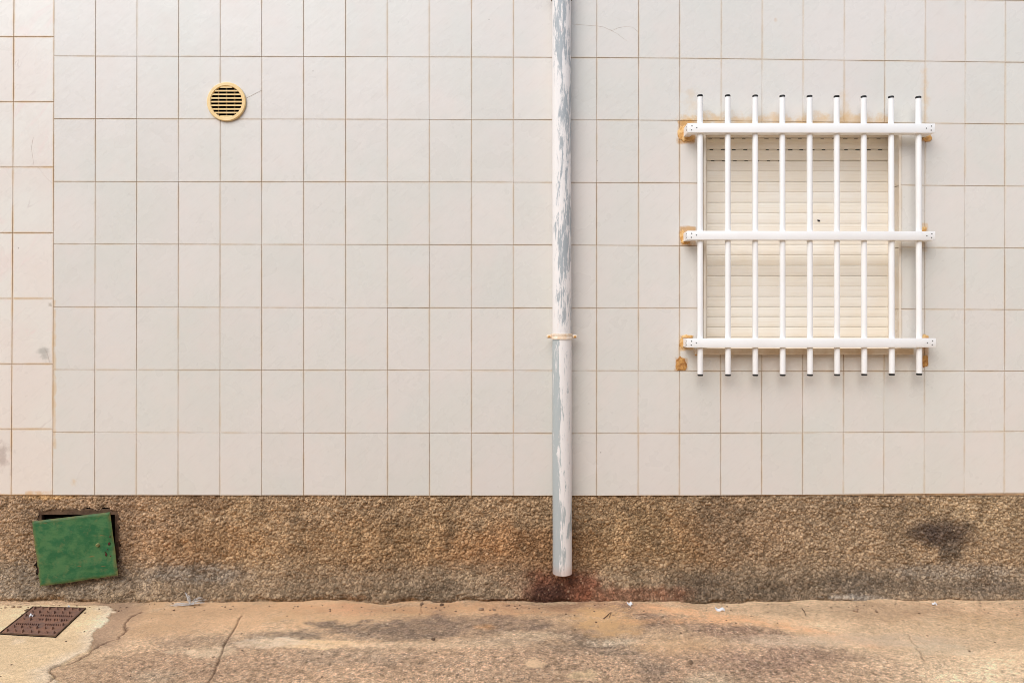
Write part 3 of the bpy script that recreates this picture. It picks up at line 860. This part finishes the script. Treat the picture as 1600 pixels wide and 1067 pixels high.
# ------------------------------------------------------------------ low house across the lane (unseen behind the viewer, added to shade the foot of the wall)
OY, OH = -6.9, 4.4
oh = empty('added_house_across_lane', (0, OY, GZ)); tag(oh, 'low plastered house added across the lane, out of view, to shade the tiled wall', 'house')
bm = bmesh.new()
cuts = [(-5.2, -4.0, 1.0, 2.2), (-1.6, -.65, 0.0, 2.1), (2.4, 3.6, 1.0, 2.2)]
xs = [-13.0] + [v for c in cuts for v in c[:2]] + [13.0]
for i in range(0, len(xs), 2): box(bm, xs[i], xs[i + 1], -3.0, 0, -.1, OH)
for a, b, z0, z1 in cuts:
    box(bm, a, b, -3.0, 0, z1, OH)
    box(bm, a, b, -3.0, 0 if z0 > 0 else -.12, -.1, z0 if z0 > 0 else .001)
    if z0 > 0: box(bm, a, b, -3.0, -.16, z0, z1)
    else: box(bm, a, b, -3.0, -.16, z0 + .001, z1)
bmobj('wall', bm, M['core'], oh)
bm = bmesh.new(); box(bm, -13.1, 13.1, -3.1, .09, OH + .001, OH + .09, .01); bmobj('parapet_coping', bm, M['frame'], oh)
for a, b, z0, z1 in cuts:
    nm = 'window' if z0 > 0 else 'door'
    bm = bmesh.new(); box(bm, a + .002, b - .002, -.158, -.11, z0 + .002, z1 - .002, .004); w_ = bmobj(nm, bm, M['frame'] if z0 > 0 else M['rust'], oh)
    if z0 > 0:
        for k in (0, 1):
            x = a + .05 + k * ((b - a) / 2 - .01); bm = bmesh.new(); box(bm, x, x + (b - a) / 2 - .08, -.109, -.100, z0 + .05, z1 - .05); bmobj('shutter_leaf', bm, M['slat'], w_)
        bm = bmesh.new(); box(bm, a - .05, b + .05, -.09, .05, z0 - .05, z0 - .001, .006); bmobj('sill', bm, M['sill'], w_)
    else:
        bm = bmesh.new(); lathe(bm, [(.0001, .05), (.018, .045), (.02, .02), (.008, .0)], 12, 'Y'); bmobj('handle', bm, M['brass'], w_, (b - .09, -.109, 1.0))

# ------------------------------------------------------------------ window grille
gr = empty('window_grille', W(1265, 543, -.065)); GO = Vector(gr.location)
tag(gr, 'white tubular metal grille of nine bars and three rails over the shutter', 'grille')
YF = -.088
btop = [(1093.8, 152.0), (1136.9, 152.2), (1180, 152.5), (1222.3, 152.8), (1264.8, 153.1), (1307.1, 153.4), (1349.4, 153.8), (1392.2, 154.2), (1434.8, 154.6)]
bbot = [(1094.2, 584.3), (1137.5, 584.3), (1180.2, 584.3), (1222.9, 584.3), (1265.7, 584.2), (1308, 584), (1350.5, 583.7), (1393.4, 583.4), (1436.2, 583)]
YB = -.064; RB = .0132
for (xt, yt), (xb, yb_) in zip(btop, bbot):
    a = W(xt, yt, YB) - GO; b = W(xb, yb_, YB) - GO
    d = a - b; Ln = d.length
    bm = bmesh.new(); lathe(bm, [(RB - .002, .001), (RB, .0005), (RB, Ln - .0005), (RB - .002, Ln - .001)], 20)
    o = bmobj('bar', bm, M['white'], gr, b, True)
    o.rotation_mode = 'QUATERNION'; o.rotation_quaternion = d.to_track_quat('Z', 'Y')
    for t, s in ((-.005, 1), (Ln, -1)):
        bm = bmesh.new()
        pr = [(0.0001, 0), (RB * .82, .0003), (RB * .98, .0018), (RB * .99, .0075), (.0001, .0075)]
        pr = [(r, u - .0045 if s == 1 else .0105 - u) for r, u in pr]
        lathe(bm, pr, 16); bmobj('end_cap', bm, M['cap'], o, (0, 0, t), True)
for (yl0, yl1, yr0, yr1, xl, xr, lift) in ((192.6, 207.4, 193.4, 208.0, 1074.6, 1461, 0), (360.8, 374.8, 361.6, 375.4, 1074.2, 1461.6, 0), (529.0, 543.0, 528.6, 542.6, 1074.0, 1462.6, 0)):
    p00, p01 = W(xl, yl1, YF) - GO, W(xl, yl0, YF) - GO; p10, p11 = W(xr, yr1, YF) - GO, W(xr, yr0, YF) - GO
    bm = bmesh.new(); dpt = .044
    vs = []
    for dy in (0, dpt):
        for q in (p00, p10, p11, p01): vs.append(bm.verts.new((q.x, q.y + dy, q.z)))
    for f in ((0, 1, 2, 3), (7, 6, 5, 4), (0, 4, 5, 1), (1, 5, 6, 2), (2, 6, 7, 3), (3, 7, 4, 0)): bm.faces.new([vs[i] for i in f])
    bmesh.ops.bevel(bm, geom=list(bm.edges), offset=.0016, segments=2, profile=.5, affect='EDGES')
    ra = bmobj('rail', bm, M['white'], gr, (0, 0, 0), True)
    # return arms to the wall
    for q0, q1, s in ((p00, p01, 1), (p10, p11, -1)):
        bm = bmesh.new(); x0 = q0.x + (.0006 if s == 1 else -.0300); box(bm, x0, x0 + .0294, q0.y + dpt + .0003, -GO.y - .0018, q0.z + .0006, q1.z - .0006, .0012)
        ar = bmobj('wall_arm', bm, M['white'], gr)
    zc = (p00.z + p01.z) / 2; hz = (p01.z - p00.z) / 2; zr = (p10.z + p11.z) / 2
    for x, z in ((p00.x + .0195, zc + hz * .42), (p00.x + .018, zc - hz * .45), (p00.x + .042, zc + .001), (p10.x - .0165, zr + hz * .45), (p10.x - .018, zr - hz * .42), (p10.x - .040, zr)):
        bm = bmesh.new(); lathe(bm, [(.0001, -.0016), (.0024, -.0013), (.0030, -.0002), (.0030, .0006)], 10, 'Y'); bmobj('screw', bm, M['screw'], ra, (x, p00.y, z), True)
    for y, z in ((.018, zc + hz * .4), (.026, zc - .001), (.018, zc - hz * .4)):
        bm = bmesh.new(); lathe(bm, [(.0001, -.0016), (.0022, -.0013), (.0028, -.0002), (.0028, .0006)], 10, 'X'); bmobj('screw', bm, M['screw'], ra, (p00.x, p00.y + y, z), True)

# ------------------------------------------------------------------ drain pipe
YP = -.056
pa = W(878.6, 895, YP); pb = W(878.0, 527, YP); pt = W(877.4, 0, YP); RP = .0455
pipe = empty('drain_pipe', pa); tag(pipe, 'round grey drain pipe with flaking white paint ending above the ground', 'drain pipe')
def tube(name, a, b, r, mat, wob, ri=.003, open_b=True):
    bm = bmesh.new(); d = b - a; n = 34; k = max(2, int(d.length / .05)); pr = []
    rings = [[], []]
    R_ = random.Random(5)
    lev = [0] + [i / k for i in range(1, k)] + [1]
    def ring(rr, t, w=1):
        c = a + d * t - pa
        return [bm.verts.new((c.x + (rr + w * wob * math.sin(3 * q + t * 9)) * math.cos(q), c.y + (rr) * math.sin(q), c.z)) for q in [2 * math.pi * i / n for i in range(n)]]
    seq = [ring(r - ri, .25 / max(k, 1)), ring(r - ri, 0), ring(r - .0005, 0)]
    seq += [ring(r, .004 / d.length)] + [ring(r, t) for t in lev[1:]]
    seq += [ring(r - ri, 1), ring(r - ri, 1 - .25 / k)]
    for p, q in zip(seq, seq[1:]):
        for i in range(n): bm.faces.new((p[i], p[(i + 1) % n], q[(i + 1) % n], q[i]))
    return bmobj(name, bm, mat, pipe, (0, 0, 0), True)
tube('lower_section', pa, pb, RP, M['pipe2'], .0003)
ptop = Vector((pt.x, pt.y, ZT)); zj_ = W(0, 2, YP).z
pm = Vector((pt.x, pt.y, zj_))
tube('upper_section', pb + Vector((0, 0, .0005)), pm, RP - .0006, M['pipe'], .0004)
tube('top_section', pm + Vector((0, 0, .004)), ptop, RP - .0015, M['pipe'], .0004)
def clamp(z, nm):
    cz = z - pa.z; cx = pb.x - pa.x
    bm = bmesh.new(); lathe(bm, [(RP + .0005, -.013), (RP + .004, -.0125), (RP + .0045, -.004), (RP + .0028, -.001), (RP + .0045, .002), (RP + .004, .0125), (RP + .0005, .013)], 34, 'Z', cx, 0, cz)
    o = bmobj(nm, bm, M['clamp'], pipe, (0, 0, 0), True)
    for s in (-1, 1):
        bm = bmesh.new(); x0 = cx + s * (RP + .001); x1 = cx + s * (RP + .027)
        box(bm, min(x0, x1), max(x0, x1), -.010, .010, cz - .009, cz + .008, .0075); e = bmobj('ear', bm, M['clamp'], o, (0, 0, 0), True)
        bm = bmesh.new(); lathe(bm, [(.0001, -.004), (.004, -.0035), (.0055, -.0005), (.0055, .001)], 10, 'Y'); bmobj('screw', bm, M['filler'], o, (cx + s * (RP + .015), -.010, cz - .001), True)
    bm = bmesh.new(); box(bm, cx - .008, cx + .008, RP + .002, -YP - .0012, cz - .008, cz + .008); bmobj('spacer', bm, M['clamp'], o)
clamp(W(0, 525.5, YP).z, 'clamp')
clamp(W(0, -300, YP).z, 'clamp')
bm = bmesh.new(); lathe(bm, [(RP - .002, -.002), (RP + .0035, -.001), (RP + .004, .03), (RP, .032)], 34, 'Z', pt.x - pa.x, 0, zj_ - pa.z + .006); bmobj('coupling', bm, M['rust'], pipe, (0, 0, 0), True)

# ------------------------------------------------------------------ round vent
vc = W(354, 159.5, -.006)
vt_ = empty('wall_vent', (vc.x, 0, vc.z)); tag(vt_, 'round yellowed plastic vent grille with horizontal slats high on the wall', 'vent')
RO = 30.3 / S; RI = 24.6 / S
bm = bmesh.new(); rg = lathe(bm, [(RO, -.0018), (RO, -.009), (RO - .003, -.0125), (RI + .002, -.0125), (RI, -.0105), (RI, -.0018)], 56, 'Y'); bmobj('ring', bm, M['vent'], vt_, (0, 0, 0), True)
bm = bmesh.new(); c0 = [bm.verts.new((RI * 1.01 * math.cos(2 * math.pi * i / 48), -.0020, RI * 1.01 * math.sin(2 * math.pi * i / 48))) for i in range(48)]; bm.faces.new(c0[::-1]); bmobj('duct_backing', bm, M['dark'], vt_)
pitch = 5.68 / S
for k in range(9):
    z = (4 - k) * pitch + .0002
    hx = math.sqrt(max(RI ** 2 - z * z, 0)) * .995
    if hx < .01: continue
    t = pitch * .26
    V = [(-hx, -.0100, z - t), (hx, -.0100, z - t), (hx, -.0104, z + t * .4), (-hx, -.0104, z + t * .4), (-hx, -.0045, z + t), (hx, -.0045, z + t), (hx, -.0045, z), (-hx, -.0045, z)]
    link('slat', mesh('slat', V, [(0, 1, 2, 3), (3, 2, 5, 4), (4, 5, 6, 7), (7, 6, 1, 0), (0, 3, 4, 7), (1, 6, 5, 2)]), M['vent'], vt_)
for px in (-12.6, 0, 12.6):
    x = px / S; hz = math.sqrt(RI ** 2 - x * x) * .99
    bm = bmesh.new(); box(bm, x - .0006, x + .0006, -.0040, -.0024, -hz, hz); bmobj('rib', bm, M['vent'], vt_)

# ------------------------------------------------------------------ loose green door
yt, yb2 = -.026, -.044
cs = [W(61.5, 916.5, yb2), W(184, 899, yb2), W(171, 800, yt), W(49.5, 814.5, yt)]
ctr = sum(cs, Vector()) / 4
dr = empty('cabinet_door', (ctr.x, ctr.y, cs[0].z)); tag(dr, 'small green painted metal door hanging crooked over a hole in the plinth', 'door')
DO = Vector(dr.location)
nu, nv = 40, 32; V, F, E = [], [], []
for face in (0, 1):
    for j in range(nv + 1):
        for i in range(nu + 1):
            u, v = i / nu, j / nv
            p = (cs[0] * (1 - u) + cs[1] * u) * (1 - v) + (cs[3] * (1 - u) + cs[2] * u) * v
            q = p - DO
            rag = (float(vnoise(np.array(v * 9.), np.array(3.), 1, 5)) - .5) * .007
            if i == 0: q.x += rag + (.006 if .2 < v < .3 else 0)
            if i == nu: q.x += rag * .5
            if j == 0: q.z += (float(vnoise(np.array(u * 9.), np.array(7.), 1, 5)) - .5) * .004
            dent = (float(fbm(np.array(u * 3.), np.array(v * 3.), 1, 33, 3)) - .5) * .008
            rim = .003 * max(0, 1 - min(u, 1 - u, v, 1 - v) / .03)
            q.y += dent + (rim if face == 0 else .0025 + rim)
            V.append(q); E.append(min(1, min(u, 1 - u) * nu / 1.6, min(v, 1 - v) * nv / 1.6) if True else 1)
def vid(f, i, j): return f * (nu + 1) * (nv + 1) + j * (nu + 1) + i
for j in range(nv):
    for i in range(nu):
        F.append((vid(0, i, j), vid(0, i + 1, j), vid(0, i + 1, j + 1), vid(0, i, j + 1))); F.append((vid(1, i, j), vid(1, i, j + 1), vid(1, i + 1, j + 1), vid(1, i + 1, j)))
for i in range(nu): F.append((vid(0, i, 0), vid(1, i, 0), vid(1, i + 1, 0), vid(0, i + 1, 0))); F.append((vid(0, i + 1, nv), vid(1, i + 1, nv), vid(1, i, nv), vid(0, i, nv)))
for j in range(nv): F.append((vid(0, 0, j + 1), vid(1, 0, j + 1), vid(1, 0, j), vid(0, 0, j))); F.append((vid(0, nu, j), vid(1, nu, j), vid(1, nu, j + 1), vid(0, nu, j + 1)))
me = mesh('panel', V, F); a = me.attributes.new('edge', 'FLOAT', 'POINT'); a.data.foreach_set('value', E)
link('panel', me, M['green'], dr, smooth=False)
def on_door(px, py):
    f = (py - 800) / 110; return W(px, py, yt + (yb2 - yt) * f) - DO
q = on_door(153, 851)
bm = bmesh.new(); lathe(bm, [(.0001, -.008), (.0065, -.008), (.0082, -.006), (.009, .004)], 14, 'Y'); lk = bmobj('lock', bm, M['brass'], dr, q, True)
bm = bmesh.new(); box(bm, -.0012, .0012, -.0088, -.0078, -.004, .004); bmobj('key_slot', bm, M['dark'], lk)
for px, py, rx, rz in ((170.5, 849, .0055, .008), (166, 866, .004, .009), (172, 838, .003, .003), (168, 858, .0025, .002), (164.5, 862, .002, .002), (173, 868, .0025, .003)):
    bm = bmesh.new(); ring = [bm.verts.new((math.cos(a) * rx * random.uniform(.7, 1.2) , 0, math.sin(a) * rz * random.uniform(.7, 1.2))) for a in [2 * math.pi * i / 11 for i in range(11)]]
    f = bm.faces.new(ring); r = bmesh.ops.extrude_face_region(bm, geom=[f]); 
    for v in r['geom']:
        if isinstance(v, bmesh.types.BMVert): v.co.y += .006
    bmobj('rust_spot', bm, M['redrust'], dr, on_door(px, py) + Vector((0, -.0028, 0)))

# ------------------------------------------------------------------ cast iron cover in the pavement
q = [G(-2, 992), G(87, 997), G(134, 952), G(51, 950)]
cc = sum(q, Vector()) / 4
zc = max(gz(v.x * .9 + cc.x * .1, v.y * .9 + cc.y * .1) for v in q) + .002
cv = empty('manhole_cover', (cc.x, cc.y, zc)); tag(cv, 'rusty square cast iron cover set in pale cement below the green door', 'manhole cover')
def Q(u, v, z): p = (q[0] * (1 - u) + q[1] * u) * (1 - v) + (q[3] * (1 - u) + q[2] * u) * v; return Vector((p.x - cc.x, p.y - cc.y, z))
def slab(bm, u0, u1, v0, v1, z0, z1, ins_=0.0):
    lo = [bm.verts.new(Q(a, b, z0)) for a, b in ((u0, v0), (u1, v0), (u1, v1), (u0, v1))]
    du, dv = (u1 - u0) * ins_, (v1 - v0) * ins_
    hi = [bm.verts.new(Q(a, b, z1)) for a, b in ((u0 + du, v0 + dv), (u1 - du, v0 + dv), (u1 - du, v1 - dv), (u0 + du, v1 - dv))]
    bm.faces.new(hi)
    for i in range(4): bm.faces.new((lo[i], lo[(i + 1) % 4], hi[(i + 1) % 4], hi[i]))
bm = bmesh.new(); slab(bm, .028, .972, .028, .972, -.03, .002); bmobj('plate', bm, M['iron'], cv)
bm = bmesh.new()
for a in ((0, 1, 0, .02), (0, 1, .98, 1), (0, .02, .0205, .9795), (.98, 1, .0205, .9795)): slab(bm, *a, -.03, .004, .0)
bmobj('frame', bm, M['rust'], cv)
bm = bmesh.new(); slab(bm, -.004, 1.004, -.004, 1.004, -.03, .0002); bmobj('seat_joint', bm, M['dark'], cv)
bm = bmesh.new(); R_ = random.Random(3)
for r in range(7):
    for c in range(7):
        v = .09 + r * .137; u = .085 + c * .138 + (.03 if r % 2 else 0)
        if r in (2,) and c < 6: continue
        if r == 4 and c > 1: continue
        if u > .93: continue
        w_, h_ = (.030, .018) if (r + c) % 2 else (.018, .034)
        slab(bm, u - w_, u + w_, v - h_, v + h_, .002, .012, .22)
for v, u0, u1 in ((.33, .10, .52), (.35, .60, .88), (.52, .38, .92), (.66, .34, .90)):
    u = u0
    while u < u1:
        w_ = R_.uniform(.016, .030); slab(bm, u, u + w_ * .8, v - .022, v + .022, .002, .0085, .15); u += w_ * 1.6
tag(bmobj('tread_lugs', bm, M['iron'], cv), kind='stuff')

# ------------------------------------------------------------------ litter at the foot of the wall
def ribbon(bm, P, r, n=5):
    rings = []
    for i, p in enumerate(P):
        d = (P[min(i + 1, len(P) - 1)] - P[max(i - 1, 0)]).normalized()
        s = d.cross(Vector((0, 0, 1))); s = s.normalized() if s.length > 1e-4 else Vector((1, 0, 0)); t = s.cross(d)
        rr = r * (1 - .5 * (i / (len(P) - 1)))
        rings.append([bm.verts.new(p + s * math.cos(a) * rr + t * math.sin(a) * rr) for a in [2 * math.pi * k / n for k in range(n)]])
    for a, b in zip(rings, rings[1:]):
        for i in range(n): bm.faces.new((a[i], a[(i + 1) % n], b[(i + 1) % n], b[i]))
    bm.faces.new(rings[0]); bm.faces.new(rings[-1])
base = G(296, 947); base.y = min(base.y, -.075); base.z = gz(base.x, base.y)
bm = bmesh.new(); R_ = random.Random(21)
ends = [((-22, 4), .012), ((-19, 6), .006), ((-8, -12), .055), ((-5, -8), .035), ((14, -5), .016), ((24, -1), .010), ((18, -3), .03), ((-14, 5), .016), ((9, 3), .006), ((3, 5), .01), ((26, -4), .02), ((-24, 2), .004)]
for (ex, ey), hgt_ in ends:
    for _ in range(3):
        P = []
        e = Vector((ex / S * R_.uniform(.8, 1.1), -ey * .0035 * 1.0 + R_.uniform(-.008, .008), 0))
        e.y = min(e.y, .02)
        for t in [i / 6 for i in range(7)]:
            p = e * t + Vector((math.sin(t * 5 + _) * .006, math.cos(t * 4 + _) * .005, .003 + hgt_ * math.sin(t * math.pi * .62) * R_.uniform(.85, 1.1)))
            P.append(p)
        ribbon(bm, P, .0011)
st_ = bmobj('plastic_string', bm, M['string'], None, base); tag(st_, 'tangle of frayed white plastic string lying against the plinth foot', 'string')

def scrap(px, py, w, d, rot, label, seed):
    p = G(px, py); p.z = gz(p.x, p.y) + .001
    bm = bmesh.new(); r_ = random.Random(seed); nn = 6; top = []; bot = []
    for k in range(nn + 1):
        x = (k / nn - .5) * w; z = .004 + .004 * math.sin(k * 1.3 + seed) + r_.uniform(0, .002)
        top.append([bm.verts.new((x, s * d / 2 * r_.uniform(.8, 1.1), z + (.004 if s > 0 else 0))) for s in (-1, 1)])
        bot.append([bm.verts.new((v.co.x, v.co.y, v.co.z - .003)) for v in top[-1]])
    for a, b, c, e in zip(top, top[1:], bot, bot[1:]):
        bm.faces.new((a[0], b[0], b[1], a[1])); bm.faces.new((c[0], c[1], e[1], e[0])); bm.faces.new((a[0], c[0], e[0], b[0])); bm.faces.new((a[1], b[1], e[1], c[1]))
    bm.faces.new((top[0][0], top[0][1], bot[0][1], bot[0][0])); bm.faces.new((top[-1][0], bot[-1][0], bot[-1][1], top[-1][1]))
    o = bmobj('paper_scrap', bm, M['paper'], None, p); o.rotation_euler.z = rot
    tag(o, label, 'paper', 'paper scraps on the ground')
scrap(984, 946, .022, .020, .2, 'small white paper scrap against the reddish plinth foot right of the pipe', 1)
scrap(1125, 953.5, .042, .018, -.15, 'long white paper scrap on the ground below the window', 2)
scrap(1460, 948, .020, .008, -.4, 'tiny pale paper sliver on the ground near the right edge', 3)
scrap(107, 950.5, .010, .010, .4, 'white crumb of paper at the far edge of the iron cover', 4)
scrap(49, 966, .014, .012, .6, 'white crumb of paper lying on the iron cover', 5)
bpy.data.objects['paper_scrap.004'].location.z = zc + .004

# loose grit and pebbles
bm = bmesh.new(); R_ = random.Random(8)
spots = [(R_.uniform(-20, 1620), 944 + abs(R_.gauss(0, 9))) for _ in range(150)] + [(R_.uniform(0, 1600), R_.uniform(950, 1060)) for _ in range(90)]
spots += [(677, 999), (660, 942), (690, 945), (752, 953), (795, 946), (772, 953), (884, 959), (1337, 958), (1369, 959), (1436, 962), (1190, 1036), (1079, 1035), (30, 950), (8, 951), (42, 955), (20, 950)]
for i, (x, y) in enumerate(spots):
    p = G(x, y)
    if p.y > -.055: p.y = -.055 - R_.random() * .02
    big = i >= 240
    r = R_.uniform(.0055, .011) if big else R_.uniform(.0018, .0048)
    m4 = Matrix.Translation((p.x, p.y, gz(p.x, p.y) + r * .35)) @ Matrix.Rotation(R_.random() * 6, 4, 'Z') @ Matrix.Diagonal((R_.uniform(.8, 1.7), 1, R_.uniform(.5, .8), 1))
    rr = bmesh.ops.create_icosphere(bm, subdivisions=1, radius=r, matrix=m4)
    for v in rr['verts']: v.co += Vector((R_.uniform(-1, 1), R_.uniform(-1, 1), R_.uniform(-1, 1))) * r * .22
gs = bmobj('gravel', bm, M['stone']); tag(gs, 'loose grit and small stones scattered along the foot of the plinth', 'gravel', kind='stuff')
for pts, lab in (([(1253, 953), (1257, 958), (1259, 964)], 'short dark twig on the ground below the right end of the window'), ([(943, 967), (950, 961), (955, 957), (952, 965)], 'small dark twig on the ochre ground right of the pipe')):
    P = [G(*a) for a in pts]
    for p in P: p.z = gz(p.x, p.y) + .004
    b0 = P[0].copy(); bm = bmesh.new(); ribbon(bm, [p - b0 for p in P], .0018)
    tag(bmobj('twig', bm, M['twig'], None, b0), lab, 'twig', 'twigs on the ground')
